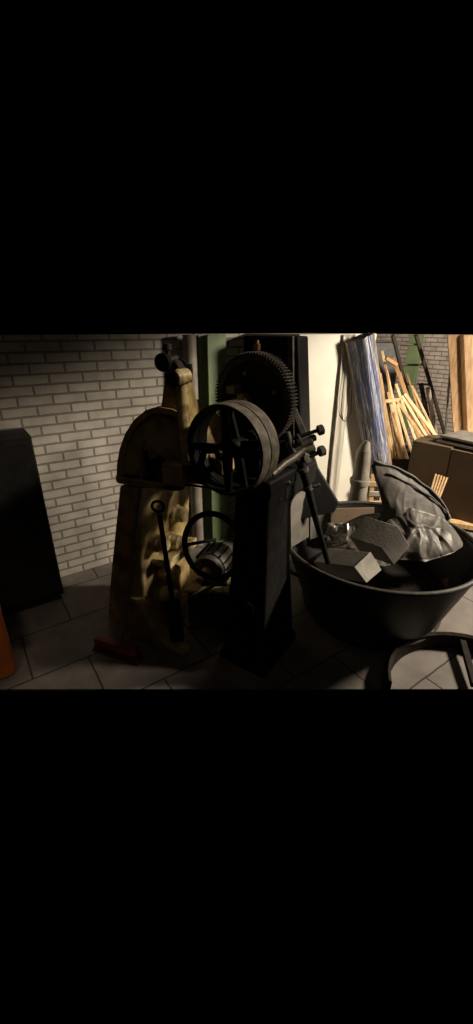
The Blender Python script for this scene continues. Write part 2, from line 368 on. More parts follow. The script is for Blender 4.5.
# ring-ended lever in front of the side face
l0 = at(159.5, 514, 1.90); l1 = at(173, 604, 1.84)
lev = MB().bar(l0, l1, .026, .014).build('lever', 'iron', ym, .004, label='black lever with a ring end')
rc = at(158, 506.5, 1.90); ring = [rc + X*(.030*math.cos(2*math.pi*i/28)) + Vector((0, -.25, .968))*(.034*math.sin(2*math.pi*i/28)) for i in range(28)]
MB().tube(ring, .008, 10, True).build('ring', 'iron', lev)
MB().bar(at(172, 600, 1.87), at(178, 640, 1.82), .075, .05).build('lever_guide', 'iron', ym, .006)

# broom leaning on the front of the machine
bh = ground(118, 655)
br = thing('broom', bh, 'red broom with grey handle leaning on the yellow machine', 'broom')
bd = (ground(138, 661) - ground(98, 648)); bd.z = 0; bl = bd.length; bd.normalize(); bn = Vector((-bd.y, bd.x, 0))
MB().box(bh + Z*.075, bl/2, .028, .022, bd, bn).build('head', 'red', br, .008)
b = MB()
for i in range(26):
    for j in range(4):
        q = bh + bd*((i/25 - .5)*bl*.94) + bn*((j - 1.5)*.014); s = (i/25 - .5)*.05
        b.cyl(q + Z*.055, q + bd*s + bn*(j - 1.5)*.006 + Z*.002, .0055, .004, 5)
b.build('bristles', 'bristle', br)
MB().tube([bh + Z*.06 + bd*.02, bh + Z*.09 + bd*.025, at(130, 585, 1.93), at(146, 440, 1.985)], .0125, 12).build('handle', 'handle', br)

# electric motor on its stand between the machines
mo = at(207, 553, 2.12)
mbase = Vector((mo.x + .03, mo.y + .05, 0))
st = thing('motor_stand', mbase, 'low pale block carrying the electric motor between both machines', 'stand')
MB().hexa([mbase + Vector(p) for p in ((-.16, -.12, 0), (.14, -.12, 0), (.14, .14, 0), (-.16, .14, 0), (-.15, -.11, .30), (.13, -.11, .30), (.13, .13, .30), (-.15, .13, .30))]).build('block', 'iron_dust', st, .01)
MB().hexa([mbase + Vector(p) for p in ((-.17, -.14, .30), (.13, -.16, .30), (.15, .14, .30), (-.15, .15, .30), (-.17, -.14, .322), (.13, -.16, .322), (.15, .14, .322), (-.15, .15, .322))]).build('top_plate', 'cream', st, .004)
mt = thing('electric_motor', mbase + Z*.323, 'dark round electric motor with yellow shaft end on the block', 'motor')
mc = mbase + Vector((.01, -.02, .445)); ma = Vector((-.35, -.93, 0)).normalized()
body = MB().lathe(mc - ma*.11, ma, [(0, .05), (.005, .085), (.03, .098), (.17, .098), (.175, .09), (.18, .09), (.21, .082), (.22, .05)], 36).build('housing', 'iron_dust', mt, 0)
for i in range(14):
    t = 2*math.pi*i/14; a_, b_, d_ = basis(ma); q = (b_*math.cos(t) + d_*math.sin(t))
    MB().box(mc - ma*.01 + q*.103, .004, .007, .065, a_.cross(q).normalized(), q, ma).build('fin', 'iron', body)
MB().lathe(mc + ma*.10, ma, [(0, .03), (.06, .027), (.062, .02), (.12, .02), (.122, .012)], 20).build('shaft_end', 'cream', mt, 0)
MB().box(mc - Z*.11, .08, .08, .012).build('foot', 'iron', mt, .004)
MB().bar(at(190, 598, 1.98), at(229, 577, 2.0), .02, .02).build('tie_rod', 'steel', ym, .003)

# ------------------------------------------------------------------ black geared machine
A = Vector((.559, .829, 0)); R = Vector((.829, -.559, 0))
P1 = at(223, 452, 1.66); G1 = at(251.5, 400, 2.04)
pc = Vector((.135, 1.90, 0))
bk = thing('geared_machine', pc, 'black iron machine with spoked belt pulley and large toothed gear', 'machine')
def bp(a, b, z): return pc + R*a + A*b + Z*z
lv = [(0, .155, .20), (.05, .15, .195), (.07, .135, .18), (.55, .11, .14), (1.02, .095, .115), (1.05, .115, .14), (1.12, .115, .14)]
b = MB(); vs = []
for z, hw, hd in lv: vs += [bp(-hw, -hd, z), bp(hw, -hd, z), bp(hw, hd, z), bp(-hw, hd, z)]
fs = [(3, 2, 1, 0), tuple(4*(len(lv) - 1) + i for i in range(4))]
for i in range(len(lv) - 1):
    for k in range(4): q = (k + 1) % 4; fs.append((4*i + k, 4*i + q, 4*i + 4 + q, 4*i + 4 + k))
ped = b.add(vs, fs).build('pedestal', 'iron', bk, .012, 45)
MB().lathe(bp(.0, -.16, .40), -A, [(0, .075), (.03, .07), (.03, .05), (.004, .048)], 32).build('access_port', 'iron', ped)
# pulley pair, spokes and shaft
def pulley(s0, wd, rad, rot, nsp):
    pr = [(s0, rad - .003), (s0 + wd*.5, rad), (s0 + wd, rad - .003), (s0 + wd, rad - .007), (s0, rad - .007)]
    rim = MB().lathe(P1, A, pr, 72, True).build('pulley', 'lit_iron', bk, 0, 30)
    MB().lathe(P1 + A*(s0 - .012), A, [(0, .018), (0, .036), (.01, .04), (wd + .014, .04), (wd + .024, .036), (wd + .024, .018)], 28, True).build('hub', 'iron', rim, 0)
    MB().lathe(P1, A, [(s0, rad - .0075), (s0 + wd, rad - .0075), (s0 + wd, rad - .013), (s0 + wd*.5, rad - .017), (s0, rad - .013)], 72, True).build('rim_shade', 'black', rim, 0, 30)  # black lining put in as the shade inside the rim
    for k in range(nsp):
        t = math.radians(rot + 360*k/nsp); q = (R*math.cos(t) + Z*math.sin(t)); sd = A.cross(q)
        c0 = P1 + A*(s0 + wd/2)
        MB().hexa([c0 + q*rr + sd*ss*hw + A*aa*.012 for rr, hw in ((.03, .024), (rad - .012, .015)) for ss, aa in ((-1, -1), (1, -1), (1, 1), (-1, 1))]).build('spoke', 'iron', rim, .006)
pulley(0, .062, .20, 2, 4)
pulley(.070, .062, .20, 14, 4)
MB().cyl(P1 - A*.04, P1 + A*.30, .017, n=20).build('shaft', 'steel', bk, .003)
for s in (.20, .275):
    q = P1 + A*s
    br_ = MB().lathe(q, A, [(0, .02), (0, .05), (.05, .05), (.05, .02)], 24, True).build('bearing', 'iron', bk, .004)
    MB().hexa([q + R*i*.06 + A*j + Z*(k) for k in (-.17, -.04) for i, j in ((-1, 0), (1, 0), (1, .05), (-1, .05))]).build('bearing_foot', 'iron', br_, .006)
# gear
NT = 84; go = []; gi = []; RG = .222
for i in range(NT):
    for f, r in ((0, RG - .016), (.2, RG), (.5, RG), (.7, RG - .016)):
        t = 2*math.pi*(i + f)/NT; go.append((r*math.cos(t), r*math.sin(t))); gi.append((.182*math.cos(t), .182*math.sin(t)))
gear = MB().band(go, gi, G1, R, Z, A, .062).build('gear', 'gear_iron', bk, 0, 25)
MB().lathe(G1 + A*.018, A, [(0, .03), (0, .184), (.022, .184), (.022, .03)], 64, True).build('web', 'iron', gear)
MB().lathe(G1 - A*.03, A, [(0, .018), (0, .05), (.006, .056), (.10, .056), (.11, .05), (.11, .018)], 32, True).build('hub', 'iron', gear)
MB().cyl(G1 - A*.07, G1 + A*.26, .024, n=20).build('shaft', 'steel', bk, .003)
for dx, dz, s in ((-.075, .05, .024), (-.05, -.005, .02), (.0, -.02, .026), (-.02, .02, .018)):
    MB().box(G1 - A*.045 + R*dx + Z*dz, s, .03, s*.8, R, A).build('key_block', 'lit_iron', gear, .004)
for t in (20, 110, 200, 290):
    q = G1 + A*.014 + (R*math.cos(math.radians(t)) + Z*math.sin(math.radians(t)))*.13
    MB().cyl(q, q - A*.012, .012, n=6).build('bolt', 'iron_dust', gear)
# upright frame behind the gear
uo = Vector((.20, 2.24, 0))
def up(a, b, z): return uo + R*a + A*b + Z*z
MB().hexa([up(-.20, 0, .95), up(.20, 0, .95), up(.20, .14, .95), up(-.20, .14, .95), up(-.20, 0, TOP), up(.125, 0, TOP), up(.125, .12, TOP), up(-.20, .12, TOP)]).build('upright', 'black', bk, .01)
MB().hexa([bp(-.1, .05, .96), bp(.1, .05, .96), bp(.1, .42, .96), bp(-.1, .42, .96), bp(-.1, .05, 1.08), bp(.1, .05, 1.08), bp(.1, .42, 1.08), bp(-.1, .42, 1.08)]).build('bracket', 'black', bk, .006)
MB().hexa([up(.12, -.02, 1.1), up(.15, -.02, 1.1), up(.15, .0, 1.1), up(.12, .0, 1.1), up(.075, -.02, TOP), up(.105, -.02, TOP), up(.105, .0, TOP), up(.075, .0, TOP)]).build('guide_strip', 'iron_dust', bk, .003)
for h in (1.25, 1.45, 1.62):
    MB().cyl(up(.03, -.002, h), up(.03, -.016, h), .014, n=6).build('bolt', 'iron_dust', bk)
# brass oil cup above the gear
oq = at(257, 352, 2.16)
cup = MB().lathe(oq - Z*.01, Z, [(0, .008), (.015, .008), (.018, .017), (.045, .017), (.052, .010), (.065, .008)], 18).build('oil_cup', 'brass', bk)
MB().cyl(oq + Vector((0, .0, -.03)), oq, .007, n=10).build('oil_pipe', 'brass', cup)
# sloping guard plate at the right
gp = [at(288, 425, 2.32), at(303, 420, 2.36), at(317, 468, 2.30), at(338, 503, 2.24), at(334, 512, 2.22), at(300, 520, 2.20), at(283, 500, 2.20)]
MB().add(gp + [p + A*.02 for p in gp], [tuple(range(6, -1, -1)), tuple(range(7, 14))] + [(i, (i + 1) % 7, 7 + (i + 1) % 7, 7 + i) for i in range(7)]).build('guard_plate', 'black', bk, .003)
MB().bar(at(293, 408, 2.13), at(305, 436, 2.08), .032, .012).build('strut', 'iron_dust', bk, .003)
# screw clamps with knobs
arm = MB().tube([at(272, 475, 1.84), at(284, 464, 1.90), at(295, 457, 1.95), at(304, 449, 1.98)], [.016, .019, .022, .02], 16).build('clamp_arm', 'steel', bk)
MB().tube([at(287, 432, 1.98), at(290, 445, 1.97), at(297, 460, 1.96)], [.015, .018, .02], 14).build('clamp_arm', 'iron_dust', bk)
def disc(name, c, ax, r, t, m, parent, n=26):
    return MB().lathe(c - ax*t/2, ax, [(0, r*.7), (t*.15, r), (t*.85, r), (t, r*.7)], n).build(name, m, parent, 0, 30)
kx = (at(320, 430, 2.0) - at(285, 441, 1.97)).normalized()
sc1 = MB().cyl(at(275, 444, 1.96), at(318, 430.5, 2.0), .0095, n=14).build('clamp_screw', 'iron', bk)
disc('knob', at(320.5, 430, 2.0), kx, .026, .034, 'iron_dust', sc1, 10)
disc('collar', at(299, 440, 1.98), kx, .032, .012, 'steel', sc1)
sc2 = MB().cyl(at(296, 462, 1.95), at(320, 452, 2.0), .011, n=14).build('clamp_screw', 'iron', bk)
disc('knob', at(321.5, 451, 2.0), (at(322, 451, 2.0) - at(300, 458, 1.96)).normalized(), .027, .036, 'iron_dust', sc2, 10)
disc('collar', at(308, 457, 1.97), Vector((.6, -.75, .2)).normalized(), .032, .014, 'steel', sc2)
disc('nut', at(313, 438, 1.99), kx, .018, .03, 'iron', sc1, 6)
MB().lathe(at(310, 449, 1.99), kx, [(-.03, .02), (-.028, .026), (.02, .026), (.024, .018)], 20).build('spindle', 'iron_dust', bk)
MB().cyl(at(291, 450, 1.97), at(312, 440, 1.99), .021, n=18).build('cross_bar', 'iron_dust', bk, .003)
# long lever reaching down over the tub
lv2 = MB().tube([at(301, 463, 1.96), at(307, 485, 1.95), at(316, 520, 1.95), at(328, 563, 1.96)], [.022, .020, .0165, .015], 16).build('hand_lever', 'iron', bk)
for q, r in ((at(303, 470, 1.957), .029), (at(308, 488, 1.95), .026)):
    disc('collar', q, (at(307, 485, 1.95) - at(301, 463, 1.96)).normalized(), r, .026, 'iron_dust', lv2)
# small brackets by the pedestal
for (p0, p1, r) in (((274, 487), (290, 482), .011), ((268, 508), (280, 497), .012), ((312, 487), (320, 485), .008), ((236, 515), (246, 512), .011)):
    MB().cyl(at(*p0, 1.86), at(*p1, 1.86), r, r, 10).build('stud', 'steel', bk, .002)
MB().hexa([at(269, 500, 1.80), at(275, 500, 1.80), at(275, 500, 1.83), at(269, 500, 1.83), at(266, 470, 1.80), at(271, 470, 1.80), at(271, 470, 1.83), at(266, 470, 1.83)]).build('side_rail', 'iron_dust', bk, .002)
# dark ring of the handwheel low at the left of the pedestal
hwc = at(212, 546, 1.90); hwa = Vector((-.45, -.85, .25)).normalized(); a_, b_, d_ = basis(hwa)
hw = MB().tube([hwc + (b_*math.cos(2*math.pi*i/56) + d_*math.sin(2*math.pi*i/56))*.175 for i in range(56)], .016, 12, True).build('guard_hoop', 'iron', bk)
for t in (0.2, 2.6):
    q = b_*math.cos(t) + d_*math.sin(t); MB().cyl(hwc + q*.17, hwc + q*.17 + Vector((.16, .10, -.02)), .010, n=10).build('stay', 'iron', hw)

# ------------------------------------------------------------------ tub and what is in it
tc_ = Vector((.90, 2.27, 0)); RT, RB, HT = .60, .41, .555
tb = thing('tub', tc_, 'large black round tub with rust spots, filled with rubbish', 'tub')
prof = [(0, RB), (.03, RB + .006), (.5, RT - .022), (.53, RT - .012), (.53, RT - .03), (.48, RT - .042), (.05, RB - .025), (.03, RB - .03)]
b = MB().lathe(tc_, Z, [(0, .02), (0, RB - .01), (.02, RB), (.5, RT - .022), (.535, RT - .012), (.535, RT - .028), (.48, RT - .045), (.05, RB - .03), (.045, .02)], 96)
shell = b.build('shell', 'tub', tb, 0, 50)
MB().tube([tc_ + Vector((math.cos(t)*(RT - .008), math.sin(t)*(RT - .008), HT - .012)) for t in [2*math.pi*i/96 for i in range(96)]], .014, 12, True).build('rim', 'tub_in', tb)
MB().lathe(tc_ + Z*.05, Z, [(0, RB + .016), (0, RB + .028), (.03, RB + .04), (.03, RB + .026)], 96, True).build('hoop', 'rust', tb)
for sgn in (-1, 1):
    t = math.radians(200 if sgn < 0 else 20); q = Vector((math.cos(t), math.sin(t), 0)); s_ = Vector((-q.y, q.x, 0))
    MB().tube([tc_ + q*(RT - .01 + o) + s_*w_ + Z*z_ for o, w_, z_ in ((0, -.07, .44), (.04, -.06, .46), (.05, 0, .465), (.04, .06, .46), (0, .07, .44))], .010, 10).build('grip', 'rust', tb)
# mixed rubbish filling the lower part
def heap(i, j):
    t = 2*math.pi*i; r = j*.47; p = Vector((math.cos(t)*r, math.sin(t)*r, 0))
    return tc_ + p + Z*(.235 + .12*(1 - j)*(.5 - .5*math.cos(t - .6)) + .05*nz(p, 6)*(1 - j**6))
hp = MB().grid(heap, 64, 16)
hp.lathe(tc_ + Z*.048, Z, [(0, .37), (.19, .445)], 64)
tag(hp.build('rubbish_heap', 'rubbish'), 'mixed rubbish at the big tub bottom, coloured dark for shade', 'rubbish', kind='stuff')

def samp(path, s_):
    k = s_*(len(path) - 1); i = min(int(k), len(path) - 2); return path[i].lerp(path[i + 1], k - i)
def ridge(p, f, k): return sum((1 - min(1, 3.2*abs(nz(p, f*q, k + i))))*w_ for i, (q, w_) in enumerate(((1, .65), (2.2, .32))))
def crumple(crest, base, bulge, push, seed, amp, freq, nu=90, nv=70):
    def fn(s_, t):
        p = samp(crest, s_).lerp(samp(base, s_), t); e = (math.sin(math.pi*min(max(s_, .02), .98))*math.sin(math.pi*min(max(t, .04), .96)))**.5
        q = Vector((p.x*1.5 + .12*nz(p, 5, seed + 9), p.y*.6, p.z*.55 + .12*nz(p, 5, seed + 8)))
        return p + push*(bulge*e + amp*(ridge(q, freq, seed) - .3)*(.35 + .65*e))
    return MB().grid(fn, nu, nv)
def crest_of(pts): return [at(*q) for q in pts]
PUSH = Vector((-.25, -.85, .45)).normalized()
cr = crest_of(((371, 466, 2.52), (374, 462, 2.52), (386, 465, 2.53), (399, 469, 2.54), (414, 478, 2.54), (428, 488, 2.52), (440, 500, 2.49), (447, 511, 2.46), (450, 520, 2.42)))
bs = crest_of(((386, 514, 2.46), (387, 530, 2.40), (392, 546, 2.32), (400, 556, 2.26), (412, 560, 2.24), (424, 556, 2.26), (436, 546, 2.30), (444, 534, 2.36), (448, 526, 2.40)))
b = crumple(cr, bs, .02, PUSH, 3, .013, 4.2)
b.tube([samp(cr, .1 + .88*i/40) + PUSH*.012 + Vector((0, 0, .003*math.sin(i*.8))) for i in range(41)], [.007 + .002*math.sin(i*.5) for i in range(41)], 8)
b.tube([samp(cr, .25 + .72*i/40).lerp(samp(bs, .25 + .72*i/40), .11) + PUSH*.02 + Vector((0, 0, .004*math.sin(i*.6))) for i in range(41)], [.004 + .0015*math.sin(i*.4) for i in range(41)], 8)
tag(b.build('plastic_sack', 'bag', None, 0, 50, .003), 'big grey plastic sack standing up out of the tub like a sail', 'sack')
cr = crest_of(((384, 524, 2.36), (396, 514, 2.40), (410, 508, 2.42), (426, 512, 2.42), (442, 518, 2.40), (454, 530, 2.36), (462, 541, 2.32)))
bs = crest_of(((386, 550, 2.20), (396, 560, 2.14), (410, 560, 2.13), (424, 562, 2.12), (438, 558, 2.14), (452, 553, 2.18), (462, 547, 2.24)))
tag(crumple(cr, bs, .06, PUSH, 21, .04, 4.5).build('plastic_sack', 'bag_pale', None, 0, 50, .003), 'wrinkled clear plastic sack in front of the standing one in the tub', 'sack')
cr = crest_of(((326, 540, 2.36), (342, 524, 2.48), (362, 515, 2.54), (384, 512, 2.52), (398, 520, 2.44)))
bs = crest_of(((328, 556, 2.22), (345, 562, 2.14), (368, 566, 2.08), (388, 566, 2.08), (400, 556, 2.16)))
tag(crumple(cr, bs, .05, PUSH, 33, .03, 6).build('plastic_sack', 'bag', None, 0, 50, .003), 'low brownish plastic sack lying at the left in the tub', 'sack')
# white foam block; light put into its colour, sides grey and end white
def block(name, c, ax, ay, hx, hy, hz, m, label, cat):
    ax = Vector(ax).normalized(); ay = Vector(ay); ay = (ay - ax*ay.dot(ax)).normalized(); az = ax.cross(ay)
    return tag(MB().box(c, hx, hy, hz, ax, ay, az).build(name, m, None, .006), label, cat)
def prismq(name, quad, back, m, label, cat, bev=.005):
    return tag(MB().hexa(quad + [p + back for p in quad]).build(name, m, None, bev), label, cat)
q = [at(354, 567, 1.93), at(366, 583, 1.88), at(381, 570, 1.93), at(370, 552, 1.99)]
bx = thing('foam_block', (q[0] + q[2])/2 + Vector((-.1, .05, -.05)), 'small foam block near the tub front rim, lit end coloured white, shaded sides grey', 'block')
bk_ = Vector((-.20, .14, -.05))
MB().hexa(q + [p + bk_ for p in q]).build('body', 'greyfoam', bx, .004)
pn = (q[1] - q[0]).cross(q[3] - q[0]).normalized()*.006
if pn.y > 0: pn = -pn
MB().hexa([p + pn*.1 for p in q] + [p + pn for p in q]).build('lit_end', 'foam', bx, .001, label='end face coloured white as lit')
q = [at(381, 548, 2.08), at(394, 566, 2.02), at(410, 546, 2.08), at(398, 526, 2.15)]
prismq('foam_block', q, Vector((-.16, .12, .01)), 'greyfoam', 'grey foam block between white block and plastic sack', 'block')
# upright boards at the tub's left side
def upright_board(px0, px1, pyt, pyb, d0, d1, m, label):
    p0 = at(px0, pyb, d0); p1 = at(px1, pyb, d1); w_ = (p1 - p0); w_.z = 0; W = w_.length; w_.normalize()
    Hh = at(px0, pyt, d0 + .02).z - p0.z; r = W*.42
    poly = [(0, 0), (W, 0)] + arc(W - r, Hh - r, r, 0, 90, 6) + arc(r, Hh - r, r, 90, 180, 6)
    return tag(MB().prism(poly, p0, w_, (Z + Vector((-.06, .05, 0))).normalized(), Vector((-w_.y, w_.x, 0)), .014).build('rounded_board', m, None, .003), label, 'board')
upright_board(291, 308, 497, 548, 2.12, 2.26, 'dull_board', 'pale round-topped board at the left end of the tub')
upright_board(310, 330, 500, 540, 2.42, 2.52, 'greyfoam', 'darker round-topped board behind the black lever in the tub')
# cardboard sheet along the back of the tub
cs = [at(322, 538, 2.56), at(372, 536, 2.70), at(374, 508, 2.76), at(335, 509, 2.64)]
prismq('cardboard_sheet', cs, Vector((.01, .02, .0)), 'card', 'brown cardboard sheet leaning inside the tub back', 'cardboard', .002)
# crumpled foil scrap
fo = at(337, 533, 2.28)
def foil(s, t):
    p = fo + X*((s - .5)*.13) + Vector((0, .35, .93))*((t - .5)*.13); n = nz(p, 22, 4)
    return p + Vector((.2, -.9, .2))*n*.05
tag(MB().grid(foil, 10, 10).build('foil_scrap', 'tin', None, 0, 12, .004), 'small crumpled shiny scrap beside the black lever in tub', 'scrap')

# iron wheel rim lying by the tub at the bottom right corner
rcx = ground(482, 694, .10)
rw = thing('wheel_rim', Vector((rcx.x, rcx.y, 0)), 'curved rusty iron wheel rim lying on the pavers right of tub', 'wheel')
RR = .455; pts_a = [math.radians(12 + 158*i/60) for i in range(61)]
b = MB(); sec = [(RR - .028, -.095), (RR, -.095), (RR + .006, -.03), (RR, .0), (RR - .012, .012), (RR - .028, 0)]
vs = [rcx + Vector((math.cos(t)*r, math.sin(t)*r, h)) for t in pts_a for r, h in sec]; m_ = len(sec)
fs = [(i*m_ + k, i*m_ + (k + 1) % m_, (i + 1)*m_ + (k + 1) % m_, (i + 1)*m_ + k) for i in range(60) for k in range(m_)] + [tuple(range(m_)), tuple(60*m_ + k for k in range(m_))[::-1]]
b.add(vs, fs).build('rim', 'dark_rust', rw)
for t in (74,):
    q = Vector((math.cos(math.radians(t)), math.sin(math.radians(t)), 0))
    MB().bar(rcx + q*.10 - Z*.05, rcx + q*(RR - .02) - Z*.03, .035, .03, Vector((-q.y, q.x, 0))).build('spoke', 'dark_rust', rw, .004)

# ------------------------------------------------------------------ right-hand store
# grey cast pipe piece standing behind the tub
gp0 = at(359.5, 485, 3.0); gp0.z = 0
ps = thing('pipe_post', gp0, 'grey pipe with tapered top standing before the white wall', 'pipe')
MB().lathe(gp0, Z, [(0, .08), (.02, .085), (.25, .070), (.66, .066), (.80, .060), (.90, .054), (.92, .050)], 30).build('pipe', 'grey_pipe', ps)
MB().lathe(gp0, Z, [(.645, .067), (.645, .076), (.675, .080), (.69, .076), (.69, .065)], 30, True).build('collar', 'grey_pipe', ps)
MB().tube([gp0 + Z*.90, gp0 + Z*.95 + X*.006, gp0 + Z*.985 + X*.02], [.050, .040, .02], 16).build('spigot', 'grey_pipe', ps)

# hanging grey film and loop of cord on the white wall's right end
def film(s, t):
    p = uv(2.50 + .13*s, 2.287 - .01*math.sin(s*3.14), t*(top_at(3.2) - .3) + .3)
    return p - N*(.004 + .006*math.sin(s*11 + 3*t) + .008*abs(nz(p, 5, 2)))
tag(MB().grid(film, 24, 40).build('plastic_film', 'film_grey', None, 0, 60, .003), 'grey plastic film hanging at the white wall end', 'film')
cl = [(347, 338), (346, 365), (343, 390), (341, 410), (343, 420), (347, 422), (351, 412), (352, 390)]
tag(MB().tube([on_plane(x, y, 2.262) for x, y in cl], .003, 8).build('cord', 'rubber'), 'thin dark cord looping down over the grey film', 'cord')

# bundle in blue-white film, leaning
def lean_bundle():
    t0 = at(359.5, 337.2, 3.27); t1 = ground(388, 525)
    base = Vector((t1.x, t1.y, 0)); o = thing('wrapped_bundle', base, 'tall bundle in blue and white plastic film leaning by the laths', 'bundle')
    ax = (t0 - base); L = ax.length; ax.normalize(); s_ = (X - ax*X.dot(ax)).normalized(); f_ = ax.cross(s_)
    def fn(u, v):
        a = 2*math.pi*u
        r = 1 + .06*math.sin(9*a + 1.5*v) + .06*math.sin(5*a + 1 + 2*v) + .14*nz((math.cos(a)*2, math.sin(a)*2, v*.8), 1.6, 5)
        return base + X*math.cos(a)*.098*r + Y*math.sin(a)*.06*r + Z*(L*v)
    fl = MB().grid(fn, 96, 40).build('film', 'film_blue', o, 0, 60)
    fl.rotation_euler = Matrix((s_, f_, ax)).transposed().to_euler()
    for k in range(5):
        p = (s_*((k - 2)*.045) + f_*(.02*(k % 2)))
        MB().bar(base + p, t0 + p - ax*.004, .035, .03, s_).build('slat', ('wood', 'tube')[k % 2], o, .003)
lean_bundle()
tag(MB().bar(at(371, 335.2, 4.05), ground(399, 482), .034, .022).build('lath', 'wood_b', None, .002), 'long pale lath along the right edge of the blue bundle', 'lath', 'laths leaning in the store')

# low dark crate with the laths in it
ck = at(392, 457, 4.5); cz = ck.z
co = Vector((ck.x + .12, 4.72, 0))
crt = thing('lath_crate', co, 'dark open wooden crate from which the pale laths rise', 'crate')
for nm, c, hx, hy in (('front_panel', Vector((0, -.3, 0)), .34, .012), ('back_panel', Vector((0, .3, 0)), .34, .012), ('side_panel', Vector((-.328, 0, 0)), .012, .288), ('side_panel', Vector((.328, 0, 0)), .012, .288)):
    MB().box(co + c + Z*cz/2, hx, hy, cz/2).build(nm, 'dark_wood', crt, .003)
MB().box(co + Z*.012, .316, .288, .012).build('base_panel', 'dark_wood', crt)
laths = [  # top x, y, dist, bottom x, y, dist, width, material, label
    (382, 351, 4.95, 406, 456, 4.62, .034, 'wood_b', 'pale lath with snapped top, leftmost of the straight ones in crate'),
    (380, 373, 4.85, 393, 456, 4.55, .036, 'wood', 'short lath leaning beside the blue bundle in the crate'),
    (393, 358, 5.05, 413, 412, 4.9, .052, 'wood_o', 'broad orange-brown lath just left of the dark ladder'),
    (405, 394, 4.75, 441, 443, 4.35, .040, 'wood_b', 'bright lath sloping furthest right over the cardboard box'),
    (412, 386, 5.1, 436, 436, 4.75, .030, 'wood', 'thin lath sloping under the ladder beside the bright one'),
    (395, 398, 4.7, 427, 443, 4.4, .036, 'wood', 'lath sloping right from the short crosspiece towards the box'),
    (397, 404, 4.62, 413, 456, 4.5, .034, 'wood_b', 'lath with bright face at the right end of the crate'),
    (386, 366, 4.9, 399, 456, 4.6, .028, 'wood_o', 'brown lath standing among pale ones in the crate middle'),
    (390, 402, 4.6, 407, 457, 4.48, .034, 'wood_b', 'bright lath below the short crosspiece, near crate front'),
    (401, 406, 4.78, 420, 438, 4.55, .030, 'wood', 'lath crossing behind the box corner, low on the pile'),
    (409, 400, 4.95, 424, 425, 4.8, .030, 'wood_o', 'short dark lath end right of the pile middle'),
    (384, 404, 4.55, 392, 455, 4.5, .026, 'wood_b', 'narrow lath at the crate left front corner'),
    (400, 372, 5.15, 418, 440, 4.85, .030, 'wood_o', 'brown lath rising behind the others to ladder rung'),
    (377, 362, 5.0, 396, 456, 4.72, .030, 'wood_b', 'bright lath with a knobbly end close to the blue bundle'),
    (396, 384, 5.0, 419, 450, 4.66, .036, 'wood_b', 'bright lath crossing under the short crosspiece to the box corner'),
    (388, 392, 4.72, 401, 456, 4.52, .030, 'wood', 'pale lath passing behind the level crosspiece'),
    (402, 396, 4.86, 430, 442, 4.5, .034, 'wood_b', 'bright lath second from the right over the cardboard box'),
    (394, 412, 4.56, 404, 456, 4.46, .026, 'wood', 'thin lath low in the crate between two bright ones'),
    (407, 374, 5.2, 426, 432, 4.95, .026, 'wood_o', 'thin brown lath ending just under the ladder rung'),
    (383, 384, 4.9, 397, 456, 4.66, .024, 'wood_o', 'thin brown lath half hidden at the crate left side'),
]
for (x0, y0, d0, x1, y1, d1, wd, m, lb) in laths:
    p0 = at(x0, y0, d0); p1 = at(x1, y1, d1)
    # carry on to the crate bottom or the ground
    a = (p1 - p0).normalized(); k = (p1.z - .03)/max(-a.z, .2)
    if x1 < 415: p1 = p1 + a*min(k, .42)
    else: p1 = p1 + a*min((p1.z - .01)/max(-a.z, .2), 1.2)
    tag(MB().bar(p0, p1, wd*.8, .02, Vector((.9, -.4, .1))).build('lath', m, None, .002), lb, 'lath', 'laths leaning in the store')
tag(MB().bar(at(379, 402, 4.5), at(399, 399.5, 4.56), .036, .024, Z).build('lath', 'wood', None, .002), 'short crosspiece lying level across the leaning laths', 'lath', 'laths leaning in the store')
tag(MB().bar(at(386, 358, 4.8), at(397, 365, 4.9), .036, .024, Z).build('lath', 'wood_o', None, .002), 'small offcut wedged near the top of the lath pile', 'lath', 'laths leaning in the store')
tag(MB().bar(at(450, 372, 5.05), ground(443, 461), .022, .018).build('lath', 'sheet', None, .002), 'thin grey stick against the wall left of the planks', 'lath', 'laths leaning in the store')
tag(MB().cyl(at(428, 388, 5.25), ground(440, 462), .028, n=18).build('tube', 'tube', None, .003), 'pale tube leaning behind the ladder by the brick wall', 'tube')
tag(MB().cyl(at(421, 384, 5.3), ground(436, 463), .028, n=18).build('tube', 'rust', None, .003), 'brown tube leaning beside the pale tube behind the ladder', 'tube')

# ladder
Lb, Rb = ground(424, 461), ground(452, 459)
Lt, Rt = at(393, 335, 5.45), at(416, 335, 5.35)
ld = thing('ladder', (Lb + Rb)/2, 'dark wooden ladder leaning against the far brick wall', 'ladder')
for p0, p1 in ((Lb, Lt), (Rb, Rt)): MB().bar(p0, p1, .038, .06, X).build('rail', 'dark_wood', ld, .004)
for k in range(7):
    f = (k + .55)/7; MB().cyl(Lb.lerp(Lt, f), Rb.lerp(Rt, f), .013, n=12).build('rung', 'rung', ld)
# green post and grey locker at the back
gq = at(414, 345, 6.3); gq.z = 0
g2 = thing('steel_column', gq, 'far green steel column behind the ladder', 'column')
h_column(gq, .085, .14, .014, Vector((.8, -.6, 0)), Vector((.6, .8, 0))).build('beam', 'green', g2, .002)
MB().box(gq + Vector((.04, .06, .008)), .15, .12, .008, Vector((.8, -.6, 0)), Vector((.6, .8, 0))).build('base_plate', 'green', g2)
lk = at(388, 345, 6.0); ht = at(388, 343, 6.0).z; lk.z = 0
lo = thing('locker', lk, 'grey metal locker at the back behind the laths', 'locker')
MB().box(lk + Vector((0, .25, ht/2)), .19, .22, ht/2).build('body', 'locker', lo, .005)
dr = MB().box(lk + Vector((0, .022, ht/2)), .175, .008, ht/2 - .03).build('door', 'locker', lo, .003)
MB().box(lk + Vector((.13, .008, ht*.55)), .008, .008, .05).build('handle', 'steel', dr, .002)

